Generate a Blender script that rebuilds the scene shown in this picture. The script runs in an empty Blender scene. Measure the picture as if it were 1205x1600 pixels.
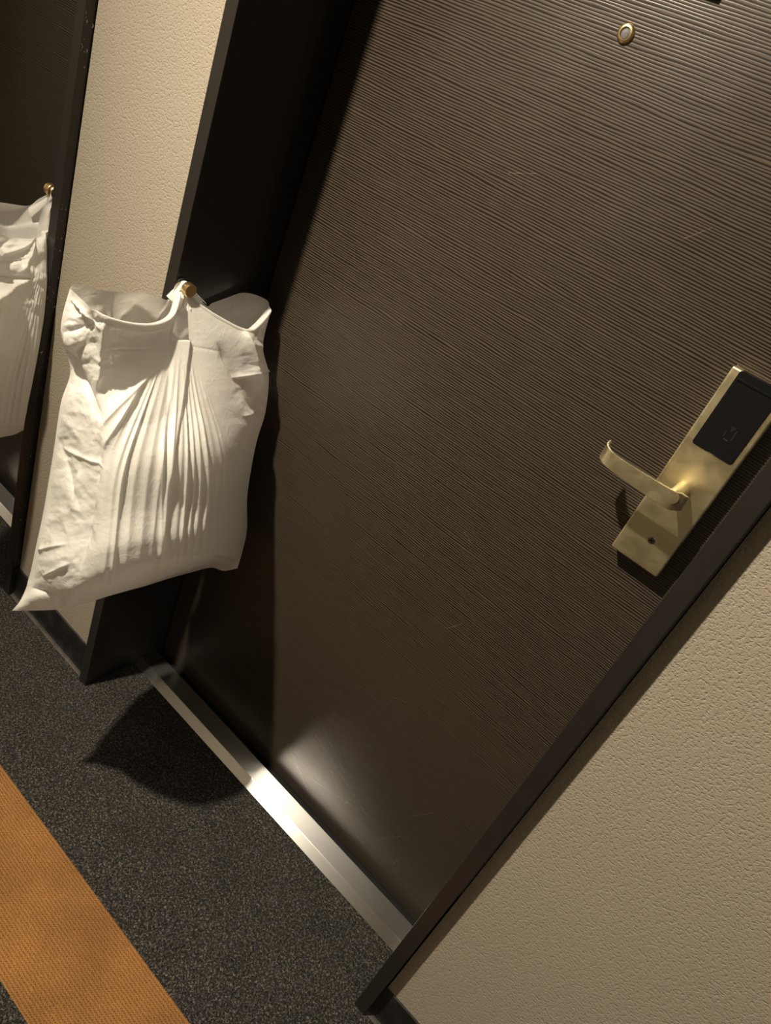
import bpy, bmesh, math, random
import numpy as np
from mathutils import Matrix, Vector, noise as mn

scene = bpy.context.scene
COL = scene.collection

# ------------------------------------------------------------------ camera
F_PX = 1112.58                      # focal length in pixels of a 1205 x 1600 frame
CAM = np.array([0.88290041, -0.78468611, 1.36146758])
RC = np.array([[0.7251401, -0.3814149, -0.57331886],
               [0.58683204, 0.77790266, 0.22471226],
               [0.36027766, -0.49938975, 0.7879149]])   # columns: right, forward, up
cd = bpy.data.cameras.new('camera')
cam = bpy.data.objects.new('camera', cd)
COL.objects.link(cam)
cd.sensor_fit = 'VERTICAL'
cd.sensor_height = 36.0
cd.sensor_width = 36.0 * 1205 / 1600
cd.lens = F_PX / 1600 * 36.0
cd.clip_start = 0.02
rt, fw, up = RC[:, 0], RC[:, 1], RC[:, 2]
cam.matrix_world = Matrix(((rt[0], up[0], -fw[0], CAM[0]), (rt[1], up[1], -fw[1], CAM[1]),
                           (rt[2], up[2], -fw[2], CAM[2]), (0, 0, 0, 1)))
scene.camera = cam

# ------------------------------------------------------------------ world, lamp, exposure
world = bpy.data.worlds.new('world')
scene.world = world
world.use_nodes = True
bg = world.node_tree.nodes['Background']
bg.inputs[0].default_value = (1.0, 0.84, 0.62, 1)
bg.inputs[1].default_value = 0.008
scene.view_settings.view_transform = 'Standard'
scene.view_settings.look = 'None'
scene.view_settings.gamma = 1
scene.view_settings.use_curve_mapping = False
scene.view_settings.exposure = 0.0

LAMP = (-0.235, -0.89, 2.44)
LAMP_W = 146.0
BEAM_W = 235.0                      # narrower beam added at the same lamp to brighten the right side
OPP_Y = -1.95
FILL_LAMPS = [(3.3, -0.97, 2.44), (-3.6, -0.97, 2.44)]     # unseen fill lamps added further along the corridor
FILL_W = 135.0
LAMP_COL = (1.0, 0.865, 0.665)


def spot(name, loc, watts, aim=None, cone=150):
    ld = bpy.data.lights.new(name, 'SPOT')
    ld.energy = watts
    ld.color = LAMP_COL
    ld.shadow_soft_size = 0.034
    ld.spot_size = math.radians(cone)
    ld.spot_blend = 1.0
    o = bpy.data.objects.new(name, ld)
    COL.objects.link(o)
    o.location = loc
    if aim:
        o.rotation_euler = (Vector(aim) - Vector(loc)).to_track_quat('-Z', 'Y').to_euler()
    return o


spot('downlight_or_fill', LAMP, LAMP_W, (0.75, 0.0, 0.35), 130)      # gimbal downlight tilted towards the door
spot('downlight_or_fill', LAMP, BEAM_W, (1.15, 0.0, 0.25), 84)  # extra beam, added to lift the right wall
# unseen lamps added to brighten the opposite wall for bounce and reflections
spot('downlight_or_fill', (-0.5, -1.25, 2.44), 130.0, (-0.6, OPP_Y, 1.0), 120)
spot('downlight_or_fill', (-2.7, -1.25, 2.44), 130.0, (-2.8, OPP_Y, 1.0), 120)
for l in FILL_LAMPS:
    spot('downlight_or_fill', l, FILL_W)

# ------------------------------------------------------------------ dimensions (metres)
W = 0.86          # door opening
T = 0.0247        # casing face width
P = 0.0182        # casing proud of the wall
D = 0.1899        # door face behind the wall plane
G = 0.3074        # wall pier between the two door frames
BH = 0.0854       # cove base height
HD = 2.03         # opening height
CEIL = 2.46
OPP = -1.95       # opposite corridor wall
K1, K2 = -0.2526, -0.4337     # orange carpet stripe
rng = random.Random(5)


# ------------------------------------------------------------------ helpers
def tag(o, label=None, cat=None, group=None, kind=None):
    if label: o['label'] = label
    if cat: o['category'] = cat
    if group: o['group'] = group
    if kind: o['kind'] = kind
    return o


def link(name, me, mat, parent=None, smooth=False):
    o = bpy.data.objects.new(name, me)
    COL.objects.link(o)
    if mat:
        me.materials.append(mat)
    if parent:
        o.parent = parent
    if smooth:
        for p in me.polygons:
            p.use_smooth = True
    return o


def empty(name, loc=(0, 0, 0)):
    o = bpy.data.objects.new(name, None)
    o.empty_display_size = 0.05
    COL.objects.link(o)
    o.location = loc
    return o


def obj_bm(name, bm, mat, parent=None, smooth=False, bevel=0, seg=2):
    me = bpy.data.meshes.new(name)
    bmesh.ops.recalc_face_normals(bm, faces=bm.faces)
    bm.to_mesh(me)
    bm.free()
    o = link(name, me, mat, parent, smooth)
    if bevel:
        m = o.modifiers.new('bevel', 'BEVEL')
        m.width = bevel
        m.segments = seg
        m.limit_method = 'ANGLE'
        m.angle_limit = math.radians(35)
        m.harden_normals = False
    return o


def add_box(bm, x0, x1, y0, y1, z0, z1):
    vs = [bm.verts.new((x, y, z)) for x in (x0, x1) for y in (y0, y1) for z in (z0, z1)]
    for f in ((0, 1, 3, 2), (4, 6, 7, 5), (0, 4, 5, 1), (2, 3, 7, 6), (0, 2, 6, 4), (1, 5, 7, 3)):
        bm.faces.new([vs[i] for i in f])


def box(name, b, mat, parent=None, bevel=0, seg=2):
    bm = bmesh.new()
    add_box(bm, *b)
    return obj_bm(name, bm, mat, parent, False, bevel, seg)


def prism(name, prof, a0, a1, axis, mat, parent=None, bevel=0, smooth=False):
    """extrude a closed 2-D profile along an axis; axis 'x': prof=(y,z); 'y': (x,z); 'z': (x,y)"""
    bm = bmesh.new()
    def pt(p, a):
        return {'x': (a, p[0], p[1]), 'y': (p[0], a, p[1]), 'z': (p[0], p[1], a)}[axis]
    A = [bm.verts.new(pt(p, a0)) for p in prof]
    B = [bm.verts.new(pt(p, a1)) for p in prof]
    n = len(prof)
    for i in range(n):
        bm.faces.new((A[i], A[(i + 1) % n], B[(i + 1) % n], B[i]))
    bm.faces.new(A)
    bm.faces.new(B[::-1])
    return obj_bm(name, bm, mat, parent, smooth, bevel)


def lathe(name, prof, mat, parent=None, origin=(0, 0, 0), axis=(0, 0, 1), n=40):
    """prof: (radius, height) along axis"""
    ax = Vector(axis).normalized()
    q = Vector((0, 0, 1)).rotation_difference(ax)
    bm = bmesh.new()
    rings = []
    for r, h in prof:
        if r < 1e-6:
            rings.append([bm.verts.new(Vector(origin) + q @ Vector((0, 0, h)))])
        else:
            rings.append([bm.verts.new(Vector(origin) + q @ Vector((r * math.cos(2 * math.pi * k / n), r * math.sin(2 * math.pi * k / n), h))) for k in range(n)])
    for a, b in zip(rings, rings[1:]):
        if len(a) == 1 and len(b) == 1:
            continue
        for k in range(n):
            k2 = (k + 1) % n
            if len(a) == 1:
                bm.faces.new((a[0], b[k], b[k2]))
            elif len(b) == 1:
                bm.faces.new((a[k], a[k2], b[0]))
            else:
                bm.faces.new((a[k], a[k2], b[k2], b[k]))
    o = obj_bm(name, bm, mat, parent, True)
    m = o.modifiers.new('split', 'EDGE_SPLIT')
    m.split_angle = math.radians(40)
    return o


# ------------------------------------------------------------------ materials
def new_mat(name):
    m = bpy.data.materials.new(name)
    m.use_nodes = True
    nt = m.node_tree
    for n in list(nt.nodes):
        nt.nodes.remove(n)
    out = nt.nodes.new('ShaderNodeOutputMaterial')
    b = nt.nodes.new('ShaderNodeBsdfPrincipled')
    nt.links.new(b.outputs[0], out.inputs[0])
    return m, nt, b, out


class NT:
    """small node-building helper"""
    def __init__(s, nt): s.nt = nt
    def add(s, t, **kw):
        n = s.nt.nodes.new(t)
        for k, v in kw.items(): setattr(n, k, v)
        return n
    def put(s, sock, v):
        if hasattr(v, 'is_output'): s.nt.links.new(v, sock)
        else: sock.default_value = v
    def math(s, op, a, b=0.0, c=None, clamp=False):
        n = s.add('ShaderNodeMath', operation=op, use_clamp=clamp)
        s.put(n.inputs[0], a); s.put(n.inputs[1], b)
        if c is not None: s.put(n.inputs[2], c)
        return n.outputs[0]
    def noise(s, vec, scale, detail=2.0, rough=0.5, dist=0.0, dim='3D'):
        n = s.add('ShaderNodeTexNoise', noise_dimensions=dim)
        s.nt.links.new(vec, n.inputs['Vector'])
        n.inputs['Scale'].default_value = scale; n.inputs['Detail'].default_value = detail
        n.inputs['Roughness'].default_value = rough; n.inputs['Distortion'].default_value = dist
        return n.outputs['Fac']
    def pos(s):
        return s.add('ShaderNodeNewGeometry').outputs['Position']
    def obj(s):
        return s.add('ShaderNodeTexCoord').outputs['Object']
    def scale(s, vec, v):
        n = s.add('ShaderNodeVectorMath', operation='MULTIPLY')
        s.nt.links.new(vec, n.inputs[0]); n.inputs[1].default_value = v
        return n.outputs[0]
    def sep(s, vec):
        n = s.add('ShaderNodeSeparateXYZ'); s.nt.links.new(vec, n.inputs[0]); return n.outputs
    def comb(s, x, y, z):
        n = s.add('ShaderNodeCombineXYZ')
        for i, v in enumerate((x, y, z)): s.put(n.inputs[i], v)
        return n.outputs[0]
    def mix(s, f, a, b):
        n = s.add('ShaderNodeMix', data_type='RGBA')
        s.put(n.inputs[0], f)
        for i, v in ((6, a), (7, b)):
            if hasattr(v, 'is_output'): s.nt.links.new(v, n.inputs[i])
            else: n.inputs[i].default_value = (*v, 1)
        return n.outputs[2]
    def rng(s, v, a, b, c=0.0, d=1.0):
        n = s.add('ShaderNodeMapRange'); s.put(n.inputs[0], v)
        for i, k in enumerate((a, b, c, d)): n.inputs[i + 1].default_value = k
        return n.outputs[0]
    def bump(s, h, strength, dist, bsdf):
        n = s.add('ShaderNodeBump')
        n.inputs['Strength'].default_value = strength; n.inputs['Distance'].default_value = dist
        s.nt.links.new(h, n.inputs['Height']); s.nt.links.new(n.outputs[0], bsdf.inputs['Normal'])
        return n


def plain(name, col, rough=0.5, metal=0.0, spec=0.5, var=0.06, vs=30.0, coat=0.0, rvar=0.0):
    m, nt, b, _ = new_mat(name)
    h = NT(nt)
    f = h.noise(h.obj(), vs, 3)
    c2 = tuple(max(0, c * (1 - var * 2)) for c in col)
    c3 = tuple(c * (1 + var * 2) for c in col)
    nt.links.new(h.mix(f, c2, c3), b.inputs['Base Color'])
    b.inputs['Roughness'].default_value = rough
    if rvar:
        nt.links.new(h.rng(h.noise(h.obj(), vs * .6, 4), 0.3, 0.7, rough - rvar, rough + rvar), b.inputs['Roughness'])
    b.inputs['Metallic'].default_value = metal
    b.inputs['Specular IOR Level'].default_value = spec
    b.inputs['Coat Weight'].default_value = coat
    return m


def mat_wallpaper():
    m, nt, b, _ = new_mat('beige_textured_wall')
    h = NT(nt)
    p = h.pos()
    ps = h.scale(p, (1, 1, 1.25))
    warp = h.noise(ps, 70, 2)
    n1 = h.noise(ps, 210, 2, 0.5, 0.25)
    n2 = h.noise(ps, 420, 2, 0.5, 0.2)
    ridge = h.math('ABSOLUTE', h.math('SUBTRACT', n1, 0.5))
    ridge = h.rng(ridge, 0.0, 0.12, 1.0, 0.0)
    hh = h.math('ADD', h.math('MULTIPLY', ridge, 0.12), h.math('ADD', h.math('MULTIPLY', n1, 0.9), h.math('MULTIPLY', n2, 0.28)))
    h.bump(hh, 0.75, 0.0021, b)
    big = h.noise(p, 3.2, 2)
    c = h.mix(big, (0.310, 0.275, 0.220), (0.335, 0.297, 0.238))
    nt.links.new(c, b.inputs['Base Color'])
    b.inputs['Roughness'].default_value = 0.62
    b.inputs['Specular IOR Level'].default_value = 0.3
    return m


def mat_laminate(name, scratches=True):
    """dark brown door laminate with fine wavy horizontal reed grooves"""
    m, nt, b, _ = new_mat(name)
    h = NT(nt)
    p = h.pos()
    x, y, z = h.sep(p)
    q = h.scale(p, (4.0, 1, 30))
    w1 = h.noise(q, 1.0, 2, 0.55)
    q2 = h.scale(p, (9, 1, 90))
    w2 = h.noise(q2, 1.0, 2, 0.5)
    ph = h.math('ADD', h.math('MULTIPLY', z, 2 * math.pi / 0.0039),
                h.math('ADD', h.math('MULTIPLY', w1, 11.0), h.math('MULTIPLY', w2, 7.5)))
    s = h.math('SINE', ph)
    s01 = h.math('MULTIPLY_ADD', s, 0.5, 0.5)
    line = h.rng(s01, 0.22, 0.72, 0.0, 1.0)
    fib = h.noise(h.scale(p, (30, 1, 700)), 1.0, 2)
    line2 = h.math('MULTIPLY', line, h.rng(fib, 0.25, 0.75, 0.72, 1.1))
    col = h.mix(line2, (0.0080, 0.0056, 0.0036), (0.071, 0.057, 0.0435))
    if scratches:
        segs = [((.50, .075), (.62, .115)), ((.47, .19), (.66, .125)), ((.52, .16), (.60, .10)), ((.60, .10), (.61, .125)), ((.45, .24), (.57, .17)),
                ((.60, .62), (.625, .655)), ((.36, 1.30), (.40, 1.315)), ((.55, .80), (.575, .79)), ((.70, .10), (.735, .16)), ((.75, .07), (.76, .12)),
                ((.86 - .13, .22), (.86 - .10, .27)), ((.62, 1.32), (.645, 1.345)), ((.38, .13), (.52, .04)), ((.66, .06), (.70, .05)), ((.58, .42), (.62, .44))]
        tot = None
        wob = h.math('MULTIPLY_ADD', h.noise(p, 60, 2), 0.004, -0.002)
        xs = h.math('ADD', x, wob)
        for (ax, az), (bx, bz) in segs:
            L = math.hypot(bx - ax, bz - az)
            dx, dz = (bx - ax) / L, (bz - az) / L
            rx = h.math('SUBTRACT', xs, ax); rz = h.math('SUBTRACT', z, az)
            along = h.math('ADD', h.math('MULTIPLY', rx, dx), h.math('MULTIPLY', rz, dz))
            acr = h.math('ABSOLUTE', h.math('SUBTRACT', h.math('MULTIPLY', rx, -dz), h.math('MULTIPLY', rz, -dx)))
            m1 = h.math('LESS_THAN', acr, 0.00042)
            m2 = h.math('MULTIPLY', h.math('GREATER_THAN', along, 0.0), h.math('LESS_THAN', along, L))
            mm = h.math('MULTIPLY', m1, m2)
            tot = mm if tot is None else h.math('MAXIMUM', tot, mm)
        tot = h.math('MULTIPLY', tot, h.rng(h.noise(p, 90, 2), 0.4, 0.6, 0.15, 0.75))
        col = h.mix(tot, col, (0.17, 0.14, 0.11))
    nt.links.new(col, b.inputs['Base Color'])
    rr = h.rng(h.noise(p, 9, 3), 0.3, 0.7, 0.285, 0.335)
    nt.links.new(rr, b.inputs['Roughness'])
    b.inputs['Specular IOR Level'].default_value = 0.5
    h.bump(line, 0.22, 0.0006, b)
    return m


def mat_carpet(name, lo, mid, hi, ribs):
    m, nt, b, _ = new_mat(name)
    h = NT(nt)
    p = h.pos()
    x, y, z = h.sep(p)
    wob = h.noise(p, 120, 2)
    if ribs:
        r = h.math('SINE', h.math('ADD', h.math('MULTIPLY', y, 2 * math.pi / 0.0052), h.math('MULTIPLY', wob, 5.0)))
        r2 = h.math('SINE', h.math('ADD', h.math('MULTIPLY', x, 2 * math.pi / 0.0042), h.math('MULTIPLY', wob, 9.0)))
        weave = h.math('MULTIPLY_ADD', h.math('MULTIPLY', r, r2), 0.5, 0.5)
        weave = h.math('ADD', h.math('MULTIPLY', weave, 0.45), h.math('MULTIPLY_ADD', r, 0.16, 0.25))
        n1 = h.noise(p, 520, 2, 0.6)
        f = h.math('ADD', h.math('MULTIPLY', weave, 0.62), h.math('MULTIPLY', n1, 0.5))
        col = h.mix(h.rng(f, 0.25, 0.85), lo, hi)
    else:
        n1 = h.noise(p, 270, 2, 0.65, 0.8)
        n2 = h.noise(p, 620, 2, 0.6)
        f = h.math('ADD', h.math('MULTIPLY', n1, 0.65), h.math('MULTIPLY', n2, 0.35))
        t = h.rng(f, 0.40, 0.52)
        col = h.mix(t, lo, mid)
        t2 = h.rng(f, 0.52, 0.68)
        col = h.mix(t2, col, hi)
    cloud = h.rng(h.noise(p, 9, 3), 0.3, 0.7, 0.82, 1.15)
    mul = h.add('ShaderNodeVectorMath', operation='SCALE')
    nt.links.new(col, mul.inputs[0]); nt.links.new(cloud, mul.inputs['Scale'])
    nt.links.new(mul.outputs[0], b.inputs['Base Color'])
    b.inputs['Roughness'].default_value = 0.95
    b.inputs['Specular IOR Level'].default_value = 0.12
    b.inputs['Sheen Weight'].default_value = 0.15
    h.bump(f, 0.9, 0.0025, b)
    return m


def mat_film():
    """thin white polythene: part diffuse, part translucent, slightly see-through, with a soft sheen"""
    m, nt, b, out = new_mat('white_polythene_film')
    h = NT(nt)
    o = h.pos()
    n = h.noise(o, 55, 4, 0.6, 0.8)
    n2 = h.noise(o, 210, 2, 0.5)
    hh = h.math('ADD', h.math('ABSOLUTE', h.math('SUBTRACT', n, 0.5)), h.math('MULTIPLY', n2, 0.1))
    b.inputs['Base Color'].default_value = (0.86, 0.85, 0.82, 1)
    b.inputs['Roughness'].default_value = 0.36
    b.inputs['Specular IOR Level'].default_value = 0.42
    bn = h.bump(hh, 0.35, 0.004, b)
    tr = h.add('ShaderNodeBsdfTranslucent')
    tr.inputs[0].default_value = (0.86, 0.83, 0.78, 1)
    nt.links.new(bn.outputs[0], tr.inputs['Normal'])
    mx = h.add('ShaderNodeMixShader'); mx.inputs[0].default_value = 0.38
    nt.links.new(b.outputs[0], mx.inputs[1]); nt.links.new(tr.outputs[0], mx.inputs[2])
    tp = h.add('ShaderNodeBsdfTransparent')
    m2 = h.add('ShaderNodeMixShader'); m2.inputs[0].default_value = 0.06
    nt.links.new(mx.outputs[0], m2.inputs[1]); nt.links.new(tp.outputs[0], m2.inputs[2])
    nt.links.new(m2.outputs[0], out.inputs[0])
    return m


def mat_brushed(name, col, rough, stretch, metal=1.0, bs=0.05):
    m, nt, b, _ = new_mat(name)
    h = NT(nt)
    p = h.pos()
    f = h.noise(h.scale(p, stretch), 1.0, 3, 0.6)
    nt.links.new(h.mix(f, tuple(c * .9 for c in col), tuple(min(1, c * 1.06) for c in col)), b.inputs['Base Color'])
    sm = h.noise(p, 45, 4, 0.6)
    nt.links.new(h.rng(sm, 0.3, 0.7, rough * .85, rough * 1.2), b.inputs['Roughness'])
    b.inputs['Metallic'].default_value = metal
    h.bump(f, bs, 0.00004, b)
    return m


def mat_casing(chips=False):
    m, nt, b, _ = new_mat('dark_brown_painted_steel_chipped' if chips else 'dark_brown_painted_steel')
    h = NT(nt)
    p = h.pos()
    n = h.noise(p, 25, 3)
    col = h.mix(n, (0.0150, 0.0128, 0.0114), (0.0195, 0.0166, 0.0148))
    x, y, z = h.sep(p)
    # chipped paint along the arrises
    e = h.math('MULTIPLY', h.math('GREATER_THAN', x, -0.3336 if chips else 5.0), h.math('GREATER_THAN', h.noise(h.scale(p, (300, 300, 110)), 1.0, 3, 0.6), 0.67))
    band = h.math('GREATER_THAN', h.noise(h.scale(p, (1, 1, 9)), 1.0, 1), 0.52)
    e = h.math('MULTIPLY', e, band)
    col = h.mix(e, col, (0.55, 0.5, 0.42))
    nt.links.new(col, b.inputs['Base Color'])
    b.inputs['Roughness'].default_value = 0.34
    b.inputs['Specular IOR Level'].default_value = 0.5
    h.bump(h.noise(p, 500, 2), 0.04, 0.0005, b)
    return m


def mat_base():
    m, nt, b, _ = new_mat('black_vinyl_cove_base')
    h = NT(nt)
    p = h.pos()
    x, y, z = h.sep(p)
    n = h.noise(p, 30, 4, 0.6)
    col = h.mix(h.rng(n, 0.45, 0.8), (0.0075, 0.0075, 0.008), (0.022, 0.021, 0.020))
    dust = h.math('MULTIPLY', h.rng(z, 0.001, 0.006, 1.0, 0.0), h.rng(h.noise(p, 40, 3), 0.25, 0.6, 0.35, 1.0))
    col = h.mix(dust, col, (0.085, 0.070, 0.058))
    nt.links.new(col, b.inputs['Base Color'])
    nt.links.new(h.rng(n, 0.3, 0.7, 0.42, 0.6), b.inputs['Roughness'])
    return m


M_WALL = mat_wallpaper()
M_DOOR = mat_laminate('dark_reeded_laminate')
M_DOOR2 = mat_laminate('dark_reeded_laminate_plain', False)
M_CASE = mat_casing()
M_CASE2 = mat_casing(True)
M_CARP = mat_carpet('charcoal_loop_carpet', (0.004, 0.004, 0.0045), (0.020, 0.019, 0.018), (0.17, 0.155, 0.125), False)
M_STRIPE = mat_carpet('orange_ribbed_carpet', (0.070, 0.030, 0.009), (0.3, 0.15, 0.04), (0.36, 0.172, 0.052), True)
M_BASE = mat_base()
M_FILM = mat_film()
M_STEEL = mat_brushed('brushed_stainless', (0.60, 0.60, 0.60), 0.24, (12, 500, 500))
M_BRASS = mat_brushed('satin_brass', (0.88, 0.78, 0.51), 0.37, (40, 600, 900), 1.0, 0.03)
nts = M_STEEL.node_tree
bs_ = [n for n in nts.nodes if n.type == 'BSDF_PRINCIPLED'][0]
for l_ in list(bs_.inputs['Roughness'].links): nts.links.remove(l_)
bs_.inputs['Roughness'].default_value = 0.285
bs_.inputs['Anisotropic'].default_value = 0.9          # brushed along its length
tv = nts.nodes.new('ShaderNodeCombineXYZ')
tv.inputs[0].default_value, tv.inputs[1].default_value, tv.inputs[2].default_value = 0.0, 1.0, 0.35
nts.links.new(tv.outputs[0], bs_.inputs['Tangent'])
M_BRASSP = plain('polished_brass', (0.98, 0.72, 0.36), 0.29, 1.0, var=0.02)
M_BLACK = plain('black_gloss_plastic', (0.0045, 0.005, 0.006), 0.22, 0, 0.5)
M_BLACKM = plain('black_matt', (0.006, 0.006, 0.006), 0.6, 0, 0.3)
M_DGREY = plain('dark_grey_print', (0.035, 0.036, 0.038), 0.4, 0, 0.4)
M_SCREW = plain('dull_screw_steel', (0.30, 0.27, 0.22), 0.4, 1.0)
M_CEIL = plain('white_ceiling_board', (0.62, 0.60, 0.56), 0.9, 0, 0.2, var=0.02)
M_TRIM = plain('white_lamp_ring', (0.7, 0.7, 0.68), 0.4)
M_TOWEL = plain('white_cotton', (0.80, 0.79, 0.76), 0.95, 0, 0.1, var=0.03, vs=200)
M_PINK = plain('pink_red_carton', (0.55, 0.10, 0.09), 0.6)
mg, ntg, bg_, _ = new_mat('clear_lens_glass')
bg_.inputs['Base Color'].default_value = (0.55, 0.56, 0.60, 1)
bg_.inputs['Roughness'].default_value = 0.04
bg_.inputs['Transmission Weight'].default_value = 0.75
M_GLASS = mg
ml, ntl, bl, _ = new_mat('lamp_diffuser_glow')
bl.inputs['Base Color'].default_value = (0.9, 0.85, 0.75, 1)
bl.inputs['Emission Color'].default_value = (*LAMP_COL, 1)
bl.inputs['Emission Strength'].default_value = 25
M_GLOW = ml

# ------------------------------------------------------------------ setting: floor, walls, ceiling
X0, X1 = -4.6, 4.3
# floor: charcoal carpet with the orange stripe inlaid between two charcoal fields
floor = box('floor', (X0, X1, K1, 0.32, -0.03, 0.0), M_CARP)
tag(floor, 'charcoal grey loop carpet running along the door and its recess', None, None, 'structure')
stripe = box('carpet_stripe', (X0, X1, K2, K1, -0.03, 0.0004), M_STRIPE, floor)
tag(stripe, 'orange-brown ribbed carpet stripe')
field = box('carpet_field', (X0, X1, OPP - .1, K2, -0.03, 0.0), M_CARP, floor)
tag(field, 'charcoal carpet beyond the orange stripe')

XN1 = -T - G              # outer edge of the neighbour's casing  (-0.332)
XN0 = XN1 - T             # inner edge (reveal) of the neighbour's opening (-0.357)
XN2 = XN0 - W             # far reveal of the neighbour's opening


def wall(name, x0, x1, z0, z1, y0=0.0, y1=0.30, label=None):
    o = box(name, (x0, x1, y0, y1, z0, z1), M_WALL)
    tag(o, label, None, None, 'structure')
    return o


wall('wall_center', XN1 + .003, -T - .003, 0, CEIL, label='narrow beige textured wall between the two door frames')
wall('wall_right', W + T + .003, X1, 0, CEIL, label='beige textured wall to the right of the door frame')
wall('wall_left', X0, XN2 - T - .003, 0, CEIL, label='beige textured wall beyond the neighbouring door')
wall('wall_above', X0, X1, HD + T + .003, CEIL, -0.0002, 0.2998, label='beige wall above the door frames')
wall('wall_opposite', X0, X1, 0, CEIL, OPP - .1, OPP, label='beige wall across the corridor')
cl = box('ceiling', (X0, X1, OPP - .1, 0.32, CEIL, CEIL + .05), M_CEIL)
tag(cl, 'plain white corridor ceiling', None, None, 'structure')


def cove(name, x0, x1, label):
    b = .003
    prof = [(0.0, BH), (-b * .6, BH), (-b, BH - .001), (-b, .020), (-b - .0012, .012), (-b - .0038, .006), (-b - .0085, .0022), (-b - .0105, .0006), (-b - .0105, 0.0), (0.0, 0.0)]
    o = prism(name, prof, x0, x1, 'x', M_BASE, smooth=False)
    tag(o, label, None, None, 'structure')


cove('baseboard_center', XN1 + .0008, -T - .0008, 'black vinyl cove base below the narrow wall between the frames')
cove('baseboard_right', W + T + .0008, X1, 'black vinyl cove base below the right-hand wall')
cove('baseboard_left', X0, XN2 - T - .0008, 'black vinyl cove base beyond the neighbouring door')


# ------------------------------------------------------------------ door sets
def door_frame(name, x0, mat, label):
    """steel frame round an opening x0..x0+W: two jambs and a head, each with a casing face proud of the wall"""
    r = empty(name, (x0 + W / 2, 0, 0))
    tag(r, label, None, None, 'structure')
    ox = -(x0 + W / 2)
    back = D + 0.05
    st = D + 0.002
    # left jamb / right jamb: casing return, reveal, door stop behind the leaf edge
    for s in (0, 1):
        if s == 0:
            prof = [(x0 - T, -P), (x0, -P), (x0, back), (x0 - T, back)]
        else:
            prof = [(x0 + W, -P), (x0 + W + T, -P), (x0 + W + T, back), (x0 + W, back)]
        prof = [(a + ox, b) for a, b in prof]
        prism('jamb', prof, 0.0, HD + T, 'z', mat, r, bevel=0.0012)
    box('head', (x0 + ox, x0 + W + ox, -P, back, HD, HD + T), mat, r, bevel=0.0012)
    return r


door_frame('trim_1', 0.0, M_CASE, 'dark brown steel frame around the near door')
door_frame('trim_2', XN2, M_CASE2, 'dark brown chipped steel frame around the neighbouring door')


def threshold(name, x0, label):
    e = .0006
    prof = [(.1101, 0.0004), (.1260, .0158), (.1274, .0167), (.1690, .0167), (.1702, .0160), (.1702, .0004)]
    o = prism(name, prof, x0 + e, x0 + W - e, 'x', M_STEEL, bevel=0.0005)
    tag(o, label, None, None, 'structure')
    s = box('gap_shade_strip', (x0 + e, x0 + W - e, .1704, D + .045, 0.0003, .0035), M_BLACKM, o)  # black strip standing in for the shade in the gap at the door foot
    return o


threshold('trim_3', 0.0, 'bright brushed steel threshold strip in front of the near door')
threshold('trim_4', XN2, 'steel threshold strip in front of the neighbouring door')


def leaf(name, x0, mat, label):
    bm = bmesh.new()
    add_box(bm, x0 + .003, x0 + W - .003, D, D + .042, .006, HD - .003)
    o = obj_bm(name, bm, mat, None, False, 0.0008)
    tag(o, label, None, None, 'structure')
    return o


door = leaf('door_1', 0.0, M_DOOR, 'dark brown reeded door with brass lever lock')
door2 = leaf('door_2', XN2, M_DOOR2, 'dark brown neighbouring door behind the partly seen white bag')

# ------------------------------------------------------------------ parts of the near door: lock, lever, viewer
LX0, LX1, LZ0, LZ1, LT = 0.7583, 0.8318, 0.9385, 1.2230, 0.022
yF = D - LT


def rounded_rect(x0, x1, z0, z1, r, n=6):
    pts = []
    for cx, cz, a0 in ((x1 - r, z1 - r, 0), (x0 + r, z1 - r, 90), (x0 + r, z0 + r, 180), (x1 - r, z0 + r, 270)):
        for k in range(n + 1):
            a = math.radians(a0 + 90 * k / n)
            pts.append((cx + r * math.cos(a), cz + r * math.sin(a)))
    return pts


plate = prism('lock_plate', rounded_rect(LX0, LX1, LZ0, LZ1, .0025, 4), yF, D - .0002, 'y', M_BRASS, door, bevel=0.0022)
tag(plate, 'satin brass lock plate')
reader = prism('card_reader', rounded_rect(LX0 + .0105, LX1 - .0075, 1.1195, LZ1 + .0006, .004, 5), yF - .0012, yF + .012, 'y', M_BLACK, plate, bevel=0.0008)
tag(reader, 'black glossy card reader panel')
box('reader_lip', (LX0 + .0135, LX1 - .010, yF - .0026, yF + .003, LZ1 - .012, LZ1 - .0085), M_BLACK, plate, bevel=0.0008)
# faint arrow and stroke marks on the reader
bm = bmesh.new()
cx, cz = 0.801, 1.152
tri = [(cx - .004, cz + .010), (cx + .004, cz + .010), (cx, cz + .002)]
A = [bm.verts.new((a, yF - .0016, c)) for a, c in tri]
B_ = [bm.verts.new((a, yF - .0011, c)) for a, c in tri]
bm.faces.new(A); bm.faces.new(B_[::-1])
for i in range(3):
    bm.faces.new((A[i], A[(i + 1) % 3], B_[(i + 1) % 3], B_[i]))
o = obj_bm('reader_arrow', bm, M_BLACKM, plate)
bm = bmesh.new()
add_box(bm, cx - .0030, cx + .0030, yF - .0016, yF - .0011, cz - .0090, cz - .0078)
add_box(bm, cx + .0050, cx + .0056, yF - .0016, yF - .0011, cz - .0060, cz + .0080)
add_box(bm, cx - .0056, cx - .0050, yF - .0016, yF - .0011, cz - .0060, cz + .0020)
obj_bm('reader_mark', bm, M_DGREY, plate)
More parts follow.
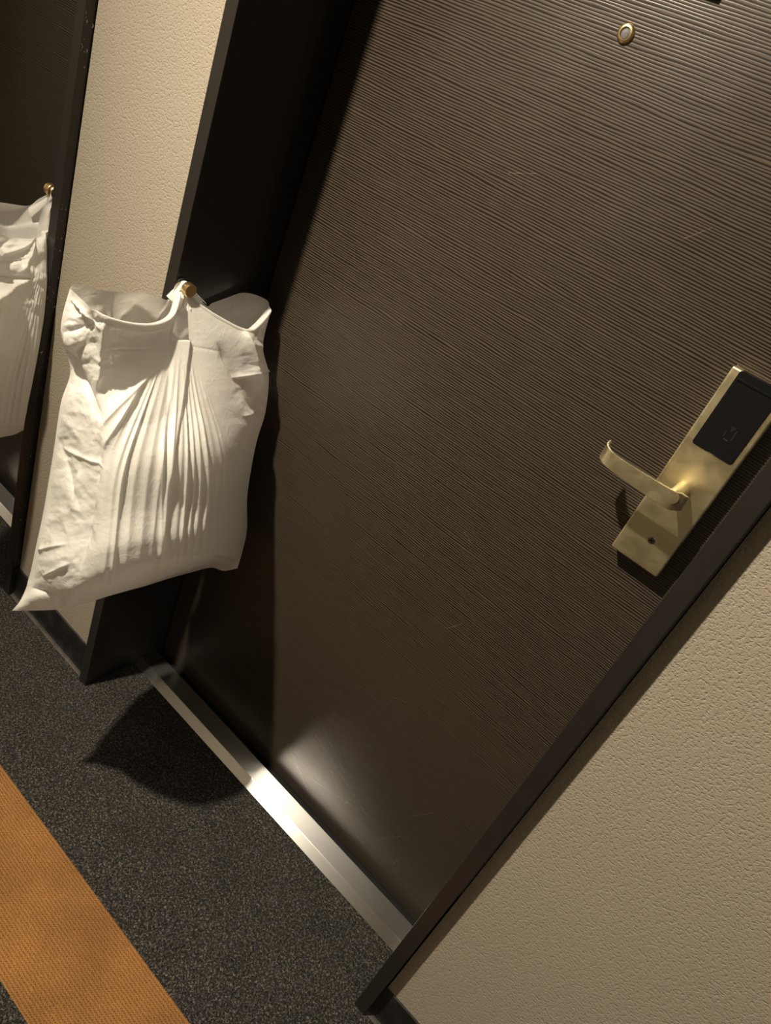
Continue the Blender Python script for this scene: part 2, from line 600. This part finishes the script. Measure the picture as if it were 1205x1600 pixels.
# screw with a cross slot
scx, scz = 0.7985, 0.9795
scr = lathe('screw', [(0, .0006), (.0040, .0006), (.0052, .0002), (.0056, -.0004), (.0056, -.004)], M_SCREW, plate, (scx, yF, scz), (0, -1, 0), 28)
bm = bmesh.new()
for a in (25, 115):
    c_, s_ = math.cos(math.radians(a)), math.sin(math.radians(a))
    q = [(-.0034, -.0007), (.0034, -.0007), (.0034, .0007), (-.0034, .0007)]
    f = [bm.verts.new((scx + u * c_ - v * s_, yF - .00075, scz + u * s_ + v * c_)) for u, v in q]
    bm.faces.new(f)
obj_bm('screw_slot', bm, M_BLACKM, plate)

# lever: round neck off the plate, flat bar swept to the left whose end curls back to the door
SPX, SPZ = 0.7930, 1.0620
lathe('lever_neck', [(.0098, -.002), (.0095, .006), (.0092, .030), (.0100, .040), (.0100, .048), (.0085, .0515), (0, .052)], M_BRASS, plate, (SPX, yF, SPZ), (0, -1, 0), 32)
yB = yF - .050            # outer face of the bar
path = [(SPX + .010, yB + .0095), (SPX + .0085, yB + .0045), (SPX + .003, yB + .0008), (SPX - .008, yB), (SPX - .03, yB + .0004), (SPX - .06, yB + .0006),
        (SPX - .079, yB + .001), (SPX - .091, yB + .003), (SPX - .1005, yB + .0085), (SPX - .1055, yB + .0165), (SPX - .1070, yB + .026)]


def catmull(pts, n):
    pts = [np.array(p, float) for p in pts]
    out = []
    for i in range(len(pts) - 1):
        p0, p1, p2, p3 = pts[max(i - 1, 0)], pts[i], pts[i + 1], pts[min(i + 2, len(pts) - 1)]
        for k in range(n):
            t = k / n
            out.append(.5 * ((2 * p1) + (-p0 + p2) * t + (2 * p0 - 5 * p1 + 4 * p2 - p3) * t * t + (-p0 + 3 * p1 - 3 * p2 + p3) * t ** 3))
    out.append(pts[-1])
    return np.array(out)


cp = catmull(path, 6)
bm = bmesh.new()
rows = []
N = len(cp)
for i, (px_, py_) in enumerate(cp):
    t = cp[min(i + 1, N - 1)] - cp[max(i - 1, 0)]
    t /= np.linalg.norm(t)
    nrm = np.array([-t[1], t[0]])          # outer side of the bar
    u = i / (N - 1)
    hw = .0132 - .0026 * min(1, max(0, u - .15) * 2.2) - .003 * max(0, .15 - u) / .15     # half height of the bar
    th = .0020 if u > .12 else .0020 + (.12 - u) * .05
    zc = SPZ - .0015 - .004 * math.sin(u * math.pi) + .002 * u
    e = .35
    ring = [(-hw + e * .002, 1), (hw - e * .002, 1), (hw, .4), (hw, -.4), (hw - e * .002, -1), (-hw + e * .002, -1), (-hw, -.4), (-hw, .4)]
    rows.append([bm.verts.new((px_ + nrm[0] * th * b, py_ + nrm[1] * th * b, zc + a)) for a, b in ring])
for a, b in zip(rows, rows[1:]):
    for k in range(8):
        bm.faces.new((a[k], a[(k + 1) % 8], b[(k + 1) % 8], b[k]))
bm.faces.new(rows[0]); bm.faces.new(rows[-1][::-1])
lev = obj_bm('lever_handle', bm, M_BRASS, plate, True)
mm = lev.modifiers.new('split', 'EDGE_SPLIT'); mm.split_angle = math.radians(35)
tag(lev, 'flat brass lever with curled end')

# door viewer
PVX, PVZ = 0.432, 1.4925
pv = lathe('door_viewer', [(.0062, .0030), (.0070, .0042), (.0088, .0040), (.0104, .0026), (.0110, 0.0), (.0110, -.002)], M_BRASSP, door, (PVX, D, PVZ), (0, -1, 0), 40)
tag(pv, 'small round brass door viewer')
lathe('viewer_lens', [(0, .0040), (.003, .0036), (.0055, .0022), (.0066, .0010), (.0066, 0)], M_GLASS, pv, (PVX, D, PVZ), (0, -1, 0), 28)
sg = box('black_door_plate', (0.5190 - .075, 0.5190, D - .004, D - .0001, 1.5495, 1.64), M_BLACKM, door, bevel=.0006)
tag(sg, 'black plate above the door viewer')

# a lock and viewer for the neighbouring door are outside the frame and left out

# ------------------------------------------------------------------ ceiling downlights
def downlight(x, y, label):
    r = empty('ceiling_light', (x, y, CEIL))
    tag(r, label, 'ceiling light', 'corridor downlights')
    lathe('trim_ring', [(.060, -.0005), (.060, -.004), (.052, -.006), (.046, -.004), (.045, -.0005)], M_TRIM, r, (0, 0, 0), (0, 0, 1), 40)
    lathe('diffuser', [(0, -.0015), (.0445, -.0015), (.0445, -.0006)], M_GLOW, r, (0, 0, 0), (0, 0, 1), 40)


downlight(LAMP[0], LAMP[1], 'round recessed downlight in the ceiling between the two doors')
downlight(-0.5, -1.25, 'added unseen round downlight over the far side of the corridor')  # fixtures added to go with the unseen wall-wash lamps
downlight(-2.7, -1.25, 'added unseen round downlight further left over the far side of the corridor')
downlight(FILL_LAMPS[0][0], FILL_LAMPS[0][1], 'added unseen round fill light at the right end of the corridor')  # fixtures added to go with the unseen fill lamps
downlight(FILL_LAMPS[1][0], FILL_LAMPS[1][1], 'added unseen round fill light at the left end of the corridor')


# ------------------------------------------------------------------ hooks and bags
def ray_at_x(px, py, x):
    """point of the plane x = const seen at a pixel of the photograph (used once to lay out the bag's real 3-D control net)"""
    d = RC @ np.array([(px - 602.5) / F_PX, 1.0, -(py - 800) / F_PX])
    return CAM + d * ((x - CAM[0]) / d[0])


def interp_net(net, nu, nv):
    """net: rows x cols x k control values -> fine grid by Catmull-Rom in both directions, parameter spaced by index"""
    net = np.asarray(net, float)
    def cr(a, n):
        m = a.shape[0]
        s = np.linspace(0, m - 1, n)
        i = np.minimum(s.astype(int), m - 2)
        t = (s - i)[:, None, None]
        p0 = a[np.maximum(i - 1, 0)]; p1 = a[i]; p2 = a[i + 1]; p3 = a[np.minimum(i + 2, m - 1)]
        return .5 * (2 * p1 + (-p0 + p2) * t + (2 * p0 - 5 * p1 + 4 * p2 - p3) * t ** 2 + (-p0 + 3 * p1 - 3 * p2 + p3) * t ** 3)
    a = cr(net, nv)
    a = cr(np.swapaxes(a, 0, 1), nu)
    return np.swapaxes(a, 0, 1)


def facet(px, py, cell, seed, jit=.42):
    """creased-film height: random heights on a jittered lattice, linear over triangles (sharp creases)"""
    rs = np.random.RandomState(seed)
    n = 90
    H = rs.rand(n, n) * 2 - 1
    wx = 0.5 * cell * np.sin(px / (cell * 1.7) + 1.3 * np.sin(py / (cell * 2.1) + seed))
    wy = 0.5 * cell * np.sin(py / (cell * 1.5) + 1.1 * np.sin(px / (cell * 1.9) + seed * 2))
    ang = seed * .77
    ca, sa = math.cos(ang), math.sin(ang)
    u = ((px + wx) * ca - (py + wy) * sa) / cell + 40.3
    v = ((px + wx) * sa + (py + wy) * ca) / cell + 40.7
    i = np.floor(u).astype(int); j = np.floor(v).astype(int)
    fu = u - i; fv = v - j
    h = lambda a, b: H[a % n, b % n]
    h00, h10, h01, h11 = h(i, j), h(i + 1, j), h(i, j + 1), h(i + 1, j + 1)
    diag = ((i * 7 + j * 13) % 2) == 0
    lo = np.where(fu > fv, h00 + (h10 - h00) * fu + (h11 - h10) * fv, h00 + (h01 - h00) * fv + (h11 - h01) * fu)
    hi = np.where(fu + fv < 1, h00 + (h10 - h00) * fu + (h01 - h00) * fv, h11 + (h01 - h11) * (1 - fu) + (h10 - h11) * (1 - fv))
    return np.where(diag, lo, hi)


def sstep(a, b, x):
    t = np.clip((x - a) / (b - a), 0, 1)
    return t * t * (3 - 2 * t)


def grid_mesh(name, V, mat, parent, origin, skip=None, smooth=True):
    nv, nu = V.shape[:2]
    verts = (V - np.array(origin)).reshape(-1, 3)
    idx = np.arange(nv * nu).reshape(nv, nu)
    f = np.stack([idx[:-1, :-1], idx[1:, :-1], idx[1:, 1:], idx[:-1, 1:]], -1)
    if skip is not None:
        keep = ~skip
        f = f[keep]
    f = f.reshape(-1, 4)
    me = bpy.data.meshes.new(name)
    me.from_pydata(verts.tolist(), [], f.tolist())
    me.update()
    return link(name, me, mat, parent, smooth)


def grid_normals(V):
    du = np.gradient(V, axis=1); dv = np.gradient(V, axis=0)
    n = np.cross(dv, du)
    return n / (np.linalg.norm(n, axis=-1, keepdims=True) + 1e-12)


def ribbon(name, pts, widths, mat, parent, origin, side=None, n=8):
    """thin strip of film following 3-D points; side: width direction"""
    c = catmull(pts, n)
    w = np.interp(np.linspace(0, 1, len(c)), np.linspace(0, 1, len(widths)), widths)
    rows = []
    for i in range(len(c)):
        t = c[min(i + 1, len(c) - 1)] - c[max(i - 1, 0)]
        t = t / np.linalg.norm(t)
        s = np.array(side, float)
        s = s - t * (s @ t)
        s /= np.linalg.norm(s)
        nn = np.cross(t, s)
        rows.append([c[i] + s * w[i] * k + nn * w[i] * .35 * (k * k - .5) for k in np.linspace(-1, 1, 7)])
    return grid_mesh(name, np.array(rows), mat, parent, origin)


def magnet_hook(x, y, z, s, label):
    """round brass knob on a short stem and a dark magnet base, pointing along +x (s=1) or -x (s=-1)"""
    r = empty('magnet_hook', (x, y, z))
    tag(r, label, 'hook')
    lathe('base', [(0, 0.0002), (.0095, 0.0002), (.0100, .001), (.0100, .0045), (.0094, .0052), (0, .0052)], M_BLACKM, r, (0, 0, 0), (s, 0, 0), 32)
    lathe('stem', [(.0062, .004), (.0052, .008), (.0052, .014), (.0068, .0165)], M_BRASSP, r, (0, 0, 0), (s, 0, 0), 28)
    lathe('knob', [(.0066, .0150), (.0104, .0160), (.0110, .0170), (.0110, .0275), (.0103, .0282), (0, .0282)], M_BRASSP, r, (0, 0, 0), (s, 0, 0), 36)
    return r


HOOK = (0.0, -0.0085, 0.9620)
magnet_hook(*HOOK, 1, 'round brass hook on the near door frame holding the large bag')

# ---- the near bag -------------------------------------------------------------------
# control net of the visible panel: pixel position in the photograph and real x (depth off the reveal), rows from rim to bottom
PXN = [
 [(109,451),(128,468),(151,489),(200,505),(243,507),(271,493),(283,457),(292,462),(336,492),(384,516),(406,507),(424,484)],
 [(95,515),(121,529),(157,540),(195,538),(232,536),(255,534),(267,531),(295,531),(325,540),(365,553),(393,550),(411,540)],
 [(110,580),(128,590),(148,602),(185,594),(225,591),(252,590),(266,590),(298,590),(326,592),(361,596),(394,592),(420,586)],
 [(95,635),(122,648),(158,666),(190,656),(225,651),(250,650),(264,650),(298,650),(326,650),(360,650),(390,648),(415,643)],
 [(84,715),(115,722),(152,735),(182,726),(215,721),(242,718),(258,717),(294,715),(325,714),(355,711),(380,706),(400,695)],
 [(70,800),(100,805),(142,812),(172,806),(205,800),(232,797),(249,795),(286,791),(318,788),(346,784),(370,778),(387,770)],
 [(58,862),(88,868),(130,875),(160,868),(195,860),(222,855),(240,851),(278,845),(312,838),(342,832),(366,828),(386,826)],
 [(46,918),(78,918),(118,921),(150,914),(186,904),(214,896),(232,891),(270,881),(305,871),(336,864),(360,861),(379,861)],
 [(19,954),(60,954),(100,951),(138,941),(178,929),(207,921),(226,916),(264,904),(300,894),(330,887),(350,892),(371,888)]]
XN = [
 [.012,.045,.078,.080,.070,.048,.021,.021,.045,.065,.060,.050],
 [.020,.055,.080,.080,.075,.068,.060,.060,.070,.082,.078,.062],
 [.030,.062,.088,.092,.096,.098,.098,.098,.102,.104,.098,.082],
 [.040,.085,.128,.138,.140,.140,.139,.139,.140,.136,.124,.105],
 [.050,.102,.156,.174,.182,.186,.187,.187,.183,.174,.152,.122],
 [.062,.120,.176,.199,.211,.217,.218,.218,.213,.201,.175,.142],
 [.080,.138,.192,.219,.234,.241,.242,.242,.236,.220,.190,.157],
 [.092,.139,.185,.213,.229,.236,.238,.238,.232,.216,.193,.170],
 [.092,.112,.128,.136,.143,.148,.150,.154,.159,.164,.174,.181]]
net = np.concatenate([np.array(PXN, float), np.array(XN)[..., None]], -1)
NU, NV = 12 * 26, 9 * 34
g = interp_net(net, NU, NV)
PX, PY, XX = g[..., 0], g[..., 1], g[..., 2]
cu = np.linspace(0, 11, NU)[None, :] * np.ones((NV, 1))
rv = np.linspace(0, 8, NV)[:, None] * np.ones((1, NU))
V = np.empty((NV, NU, 3))
for i in range(NV):
    for j in range(NU):
        V[i, j] = ray_at_x(PX[i, j], PY[i, j], XX[i, j])
Nn = grid_normals(V)
if Nn[NV // 2, NU // 2, 0] < 0:
    Nn = -Nn
# pleats drawn up to the strap: coordinate a follows each pleat from the strap to the bulge
yc = np.clip(PY, 470, 900)
gx = 0.26 + 0.74 * sstep(505, 770, yc)
xc = 281 - (yc - 505) * 0.095
a = (PX - xc) / gx
rs = np.random.RandomState(11)
def pleat(a, centres, width, sharp):
    h = np.zeros_like(a)
    for c, w, am in zip(centres, width, sharp):
        d = (a - c) / w
        h += am * np.exp(-np.abs(d) ** 1.55)
    return h
cs, ws, am = [], [], []
c = -112.
while c < 96:
    gap = rs.uniform(8, 14) if c > 8 else rs.uniform(11, 22)
    c += gap
    cs.append(c); ws.append(gap * rs.uniform(.24, .42)); am.append(rs.uniform(.45, 1.15) * (1.1 if -95 < c < 75 else .45))
pl = pleat(a, cs, ws, am)
env = sstep(535, 660, PY) * (1 - sstep(0.68, 0.93, (rv / 8 + 0.02 * np.sin(cu * 3.3) + 0.012 * np.sin(cu * 11.7)))) * sstep(2.3, 3.4, cu) * (1 - sstep(8.6, 10.2, cu))
disp = 0.0052 * env * (0.15 + 0.85 * gx) * (pl - .45)
# one sharp pressed seam ridge running from the tab down to the lower front
sr = a + 16 - 18 * sstep(600, 880, PY)
disp += 0.0045 * np.exp(-np.abs(sr / 4.5) ** 1.2) * sstep(620, 700, PY) * (1 - sstep(860, 900, PY))
# tab flap folded over below the cut handle: raised tongue tapering downwards
tw = np.clip((770 - PY) / 240, 0, 1)
tl, tr = 266 - (PY - 531) * .02, 266 - (PY - 531) * .02 + 31 * tw ** .8
tong = sstep(tl - 3, tl + 4, PX) * (1 - sstep(tr - 3, tr + 1.5, PX)) * sstep(528, 534, PY) * (1 - sstep(735, 775, PY))
disp += 0.0070 * tong * (0.35 + .65 * np.clip((PX - tl) / np.maximum(tr - tl, 2), 0, 1))
# creased film: strong on the corridor-side gusset and around the mouth, faint on the full lower front
left = 1 - sstep(1.7, 2.7, cu)
topm = 1 - sstep(0.9, 2.6, rv)
right = sstep(8.8, 10.3, cu)
cr = 0.10 + 0.95 * left * (0.45 + .55 * sstep(8.2, 5.5, rv)) + 0.55 * topm * sstep(2.5, 4, np.abs(cu - 6.5)) + 0.75 * right * (1 - sstep(3.0, 4.5, rv)) + .25 * right
edge = sstep(0.0, 0.5, cu) * sstep(11.0, 10.5, cu) * sstep(8.0, 7.7, rv) * (0.15 + .85 * sstep(0.0, 0.45, rv))
disp += cr * edge * (0.0062 * facet(PX, PY, 56, 3) + 0.0027 * facet(PX * 1.3, PY * .9, 27, 8) + 0.0013 * facet(PX, PY * 1.2, 13, 21) + 0.00050 * facet(PX, PY, 6, 2))
# pinched diagonal fold on the upper left and the pocket above it
def crease(x0, y0, x1, y1, w, h, s=1.0):
    L = math.hypot(x1 - x0, y1 - y0)
    dx, dy = (x1 - x0) / L, (y1 - y0) / L
    al = (PX - x0) * dx + (PY - y0) * dy
    ac = (PX - x0) * -dy + (PY - y0) * dx
    prof = np.where(ac < 0, np.exp(-(np.abs(ac) / w)), np.exp(-(np.abs(ac) / (w * s))))
    return h * prof * sstep(-.12 * L, .15 * L, al) * (1 - sstep(.8 * L, 1.1 * L, al))
disp += crease(104, 548, 160, 660, 9, -.012, .5) + crease(100, 520, 165, 500, 12, -.009, .5) + crease(112, 470, 155, 512, 7, .008, .4)
disp += crease(160, 500, 150, 610, 8, .010, .5) + crease(163, 700, 215, 610, 10, .010, .5) + crease(160, 665, 230, 590, 8, .009, .6)
disp += crease(95, 700, 160, 730, 2, .004) + crease(120, 740, 108, 800, 6, .006, .5) + crease(92, 690, 118, 790, 8, -.006, .5)
disp += crease(52, 920, 100, 945, 6, -.010, .6) + crease(345, 545, 410, 665, 9, -.010, .6) + crease(383, 520, 400, 590, 8, .012, .5)
disp += crease(372, 590, 425, 578, 5, .008, .6) + crease(380, 650, 412, 640, 4, .004) + crease(330, 870, 375, 880, 4, -.006)
disp += crease(155, 547, 268, 545, 1.5, -.0012) + crease(296, 541, 345, 549, 1.5, -.0010)
disp += crease(60, 860, 100, 850, 6, .006, .5) + crease(70, 900, 110, 880, 6, .006, .5) + crease(150, 700, 122, 905, 7, -.008, .8)
V2 = V + Nn * (disp * sstep(0, .25, cu) * sstep(11, 10.8, cu) * sstep(8, 7.85, rv))[..., None]
# keep it off the reveal and the door
V2[..., 0] = np.maximum(V2[..., 0], np.where(V2[..., 1] > -0.025, .008, -.03))
V2[..., 1] = np.minimum(V2[..., 1], D - .012)
BO = (0.10, -0.05, 0.43)
bag = empty('plastic_bag', BO)
tag(bag, 'large bulging white plastic bag hanging beside the near door', 'plastic bag')
# the cut-out hand hole between the two straps is left open down to the tab
cmid = (cu[:-1, :-1] + .5 * 11 / NU); rmid = rv[:-1, :-1]
hole = (cmid > 6.0) & (cmid < 7.0) & (rmid < 1.0)
fp = grid_mesh('front_panel', V2, M_FILM, bag, BO, hole)
tag(fp, 'pleated white film front of the bag')

# ---- back panel: same side and bottom seams, its own rim, lying against the reveal
RIM = [(109,451,.012),(121,443,.006),(158,452,.004),(190,455,.004),(217,455,.005),(244,462,.006),(263,467,.007),(279,444,.012),(297,448,.012),(323,478,.010),(334,475,.012),(358,467,.014),(382,461,.020),(404,465,.032),(424,474,.045),(424,484,.050)]
rim3 = np.array([ray_at_x(*r) for r in RIM])
rimf = catmull(rim3, 12)
nb = 150
def resample(c, n):
    s = np.concatenate([[0], np.cumsum(np.linalg.norm(np.diff(c, axis=0), axis=1))]); s /= s[-1]
    t = np.linspace(0, 1, n)
    return np.stack([np.interp(t, s, c[:, k]) for k in range(3)], -1)
top = resample(rimf, nb)
bot = resample(V2[-1], nb)
lef = resample(V2[:, 0], nb)
rig = resample(V2[:, -1], nb)
U = np.linspace(0, 1, nb)[None, :, None]; S = np.linspace(0, 1, nb)[:, None, None]
coons = (1 - S) * top[None] + S * bot[None] + (1 - U) * lef[:, None] + U * rig[:, None] - ((1 - S) * (1 - U) * top[0] + (1 - S) * U * top[-1] + S * (1 - U) * bot[0] + S * U * bot[-1])
wgt = (np.sin(np.pi * np.clip(U, 0, 1)) ** .5 * np.sin(np.pi * np.clip(S * .5, 0, 1)) ** .0 * np.minimum(1, (1 - S) * 11))[..., 0]
s01, u01 = S[..., 0] * np.ones((nb, nb)), U[..., 0] * np.ones((nb, nb))
target = 0.008 + 0.004 * s01
BX = coons[..., 0] * (1 - wgt) + target * wgt
fx = facet(u01 * 330, s01 * 420, 38, 31) * .010 + facet(u01 * 330, s01 * 420, 17, 17) * .0045
BX = BX + fx * np.minimum(1, s01 * 12) * np.minimum(1, (1 - s01) * 6) * np.minimum(1, u01 * 8) * np.minimum(1, (1 - u01) * 8)
coons[..., 0] = BX
coons[..., 0] = np.maximum(coons[..., 0], np.where(coons[..., 1] > -0.03, .004, -.03))
coons[..., 1] = np.minimum(coons[..., 1], D - .010)
grid_mesh('back_panel', coons, M_FILM, bag, BO)

# ---- handle straps over the knob, rolled rim hem
def P3(x, y, X): return ray_at_x(x, y, X)
kn = np.array([HOOK[0] + .012, HOOK[1], HOOK[2]])
ribbon('strap', [P3(276, 484, .034), P3(282, 468, .020), kn + np.array([.001, -.0062, .001]), kn + np.array([0, -.0040, .0052]), kn + np.array([-.001, .0010, .0068]), kn + np.array([-.003, .0060, .0035]), P3(306, 459, .010), P3(318, 472, .010)],
       [.0055, .005, .0042, .004, .004, .0045, .006, .008], M_FILM, bag, BO, side=(1, 0.15, .1))
ribbon('strap', [P3(264, 466, .008), P3(272, 456, .009), kn + np.array([-.002, -.0076, .001]), kn + np.array([-.003, -.004, .0064]), kn + np.array([-.002, .002, .0078]), kn + np.array([.001, .0064, .002]), P3(293, 470, .021), P3(294, 485, .032)],
       [.008, .006, .0045, .0042, .0042, .0045, .005, .006], M_FILM, bag, BO, side=(1, 0.15, .1))


def hem(u0, u1, name):
    idx = np.linspace(u0 / 11 * (NU - 1), u1 / 11 * (NU - 1), 60).astype(int)
    base = V2[0, idx]
    rows = []
    for k, (dx, dz) in enumerate([(.0012, -.0105), (.0022, -.005), (.0022, 0.0005), (0.0, .0022), (-.0035, .001), (-.008, -.0015), (-.012, -.004)]):
        rows.append(base + np.array([dx, 0, dz]))
    R_ = np.array(rows)
    R_[..., 0] = np.maximum(R_[..., 0], .006)
    grid_mesh(name, R_, M_FILM, bag, BO)


hem(2.0, 5.95, 'rim_hem')
hem(7.05, 10.9, 'rim_hem')

# ---- what is in the bag: a bundled white towel, just seen through the mouth, and a pink carton behind the film
def blob(name, c, r, mat, seed, amp, nlat=40, nlon=64, power=2.6):
    rows = []
    for i in range(nlat + 1):
        th = math.pi * i / nlat
        row = []
        for j in range(nlon + 1):
            ph = 2 * math.pi * (j % nlon) / nlon
            d = np.array([math.sin(th) * math.cos(ph), math.sin(th) * math.sin(ph), math.cos(th)])
            k = (abs(d[0]) ** power + abs(d[1]) ** power + abs(d[2]) ** power) ** (-1 / power)
            f = 1 + amp * mn.noise(Vector(d * 2.2) + Vector((seed, 0, 0))) + amp * .6 * abs(mn.noise(Vector(d * 5.0) + Vector((0, seed, 0))))
            row.append(np.array(c) + d * k * f * np.array(r))
        rows.append(row)
    base = (c[0], c[1], c[2] - r[2])
    o = grid_mesh(name, np.array(rows), mat, None, base)
    o.location = base
    return o


tw_ = blob('bundled_towel', (0.083, -0.035, 0.615), (0.056, 0.135, 0.135), M_TOWEL, 3.1, .16)
tag(tw_, 'bundled white towel stuffed inside the near plastic bag', 'towel')
ct = box('small_carton', (-.012, .012, -.030, .030, 0.0, .070), M_PINK, None, .002)
ct.location = P3(345, 640, .060)
ct.rotation_euler = (0.1, 0.12, 0.15)
tag(ct, 'pink-red carton showing faintly through the near bag', 'carton')

# ---- the neighbour's bag -------------------------------------------------------------
NH = (XN0, -0.0085, 0.9600)
magnet_hook(*NH, -1, 'round brass hook on the neighbouring frame at the left edge')
NPX = [
 [(-95,352),(-60,352),(-25,356),(8,368),(40,373),(60,372),(67,364),(71,350),(75,335),(79,318)],
 [(-110,410),(-70,405),(-35,402),(0,405),(30,404),(50,400),(60,396),(67,392),(73,388),(78,380)],
 [(-118,470),(-78,466),(-42,463),(-8,462),(22,461),(44,460),(56,459),(64,458),(70,457),(74,455)],
 [(-122,540),(-84,535),(-50,531),(-18,529),(12,528),(34,528),(46,528),(54,528),(60,527),(64,526)],
 [(-125,610),(-90,604),(-58,600),(-26,598),(2,597),(22,597),(34,597),(42,597),(47,597),(51,597)],
 [(-125,670),(-92,660),(-62,655),(-32,652),(-6,650),(12,649),(24,648),(32,647),(37,646),(41,645)],
 [(-120,700),(-90,694),(-62,690),(-34,688),(-8,685),(8,682),(19,680),(27,677),(33,674),(37,672)]]
NX = [
 [-.400,-.362,-.345,-.356,-.370,-.374,-.374,-.373,-.372,-.371],
 [-.375,-.330,-.316,-.330,-.342,-.346,-.345,-.345,-.349,-.357],
 [-.370,-.312,-.300,-.310,-.320,-.324,-.322,-.322,-.327,-.336],
 [-.370,-.305,-.294,-.303,-.313,-.317,-.314,-.314,-.319,-.329],
 [-.370,-.308,-.296,-.303,-.312,-.315,-.312,-.312,-.317,-.328],
 [-.375,-.320,-.306,-.311,-.318,-.321,-.319,-.319,-.324,-.334],
 [-.385,-.345,-.334,-.334,-.337,-.338,-.336,-.336,-.340,-.348]]
nnet = np.concatenate([np.array(NPX, float), np.array(NX)[..., None]], -1)
nu2, nv2 = 160, 170
g2 = interp_net(nnet, nu2, nv2)
QX, QY, QZ = g2[..., 0], g2[..., 1], g2[..., 2]
E1 = np.array([[ray_at_x(QX[i, j], QY[i, j], QZ[i, j]) for j in range(nu2)] for i in range(nv2)])
n2 = grid_normals(E1)
if n2[nv2 // 2, nu2 // 2, 0] < 0: n2 = -n2
c2 = np.linspace(0, 9, nu2)[None, :] * np.ones((nv2, 1)); r2 = np.linspace(0, 6, nv2)[:, None] * np.ones((1, nu2))
upm = 1 - sstep(1.2, 3.2, r2)
ed = sstep(0, .6, c2) * sstep(9, 8.6, c2) * sstep(6, 5.7, r2) * (0.1 + .9 * sstep(0, .4, r2))
d2 = ed * ((0.12 + .9 * upm * sstep(8.5, 6.0, c2)) * (0.0130 * facet(QX, QY, 34, 5) + .0065 * facet(QX, QY * 1.3, 16, 12) + .0022 * facet(QX, QY, 8, 14)))
aa = (QX - 78 + (QY - 380) * .13) / (.2 + .8 * sstep(380, 640, QY))
pl2 = pleat(aa, [-6, -14, -24, -33, -45, -60], [3, 3, 4, 4, 5, 6], [1, .8, .9, .6, .5, .4])
d2 = d2 + .0028 * pl2 * ed * sstep(395, 440, QY) * (1 - sstep(640, 676, QY))
def crease2(x0, y0, x1, y1, w, h, s=1.0):
    L = math.hypot(x1 - x0, y1 - y0); dx, dy = (x1 - x0) / L, (y1 - y0) / L
    al = (QX - x0) * dx + (QY - y0) * dy; ac = (QX - x0) * -dy + (QY - y0) * dx
    pr = np.where(ac < 0, np.exp(-np.abs(ac) / w), np.exp(-np.abs(ac) / (w * s)))
    return h * pr * sstep(-.12 * L, .15 * L, al) * (1 - sstep(.8 * L, 1.1 * L, al))
d2 = d2 + ed * (crease2(-10, 402, 62, 380, 6, .013, .5) + crease2(-10, 436, 54, 434, 6, -.015, .4) + crease2(-20, 470, 50, 432, 5, .013, .4) + crease2(25, 430, 55, 385, 5, .010, .5) + crease2(-10, 415, 40, 405, 4, -.008, .5))
E1 = E1 + n2 * d2[..., None]
E1[..., 1] = np.where(E1[..., 0] > XN0 - .003, np.minimum(E1[..., 1], -P - .0025), E1[..., 1])
NO = (-0.43, -0.06, 0.40)
bag2 = empty('plastic_bag', NO)
tag(bag2, 'white plastic bag cut off by the left edge, on the neighbouring door', 'plastic bag')
grid_mesh('front_panel', E1, M_FILM, bag2, NO)
# far side of that bag: bulges the other way, towards its own door, with a higher rim
rimn = resample(catmull([ray_at_x(-95, 340, -.42), ray_at_x(-60, 318, -.45), ray_at_x(-25, 314, -.45), ray_at_x(10, 318, -.43), ray_at_x(50, 324, -.41), ray_at_x(66, 313, -.39), ray_at_x(81, 305, -.375), E1[0, -1]], 10), 80)
bo2 = resample(E1[-1], 80); le2 = resample(E1[:, 0], 80); ri2 = resample(E1[:, -1], 80)
U = np.linspace(0, 1, 80)[None, :, None]; S = np.linspace(0, 1, 80)[:, None, None]
tp0, tp1 = rimn[0], rimn[-1]
cb = (1 - S) * rimn[None] + S * bo2[None] + (1 - U) * le2[:, None] + U * ri2[:, None] - ((1 - S) * (1 - U) * tp0 + (1 - S) * U * tp1 + S * (1 - U) * bo2[0] + S * U * bo2[-1])
bul = (np.sin(np.pi * U) ** .6 * np.sin(np.pi * np.clip(S * .92 + .02, 0, 1)) ** .7)[..., 0]
cb[..., 0] -= .13 * bul
cb[..., 0] += .004 * facet(U[..., 0] * 200 * np.ones((80, 80)), S[..., 0] * 300 * np.ones((80, 80)), 22, 9) * bul
grid_mesh('back_panel', cb, M_FILM, bag2, NO)
kn2 = np.array([NH[0] - .012, NH[1], NH[2]])
ribbon('strap', [ray_at_x(46, 331, -.405), ray_at_x(64, 319, -.388), ray_at_x(78, 308, -.373), kn2 + np.array([0, -.0030, .0050]), kn2 + np.array([0, .0035, .0060]), kn2 + np.array([0, .0065, -.001])],
       [.010, .006, .0042, .0036, .0036, .004], M_FILM, bag2, NO, side=(1, .15, .1))
ribbon('strap', [kn2 + np.array([-.003, .0065, -.001]), kn2 + np.array([-.003, .002, .0068]), kn2 + np.array([-.003, -.006, .0030]), ray_at_x(78, 316, -.372), ray_at_x(72, 330, -.372), ray_at_x(68, 350, -.372), ray_at_x(67, 372, -.370)],
       [.0045, .004, .004, .0045, .006, .008, .009], M_FILM, bag2, NO, side=(.7, .7, .1))
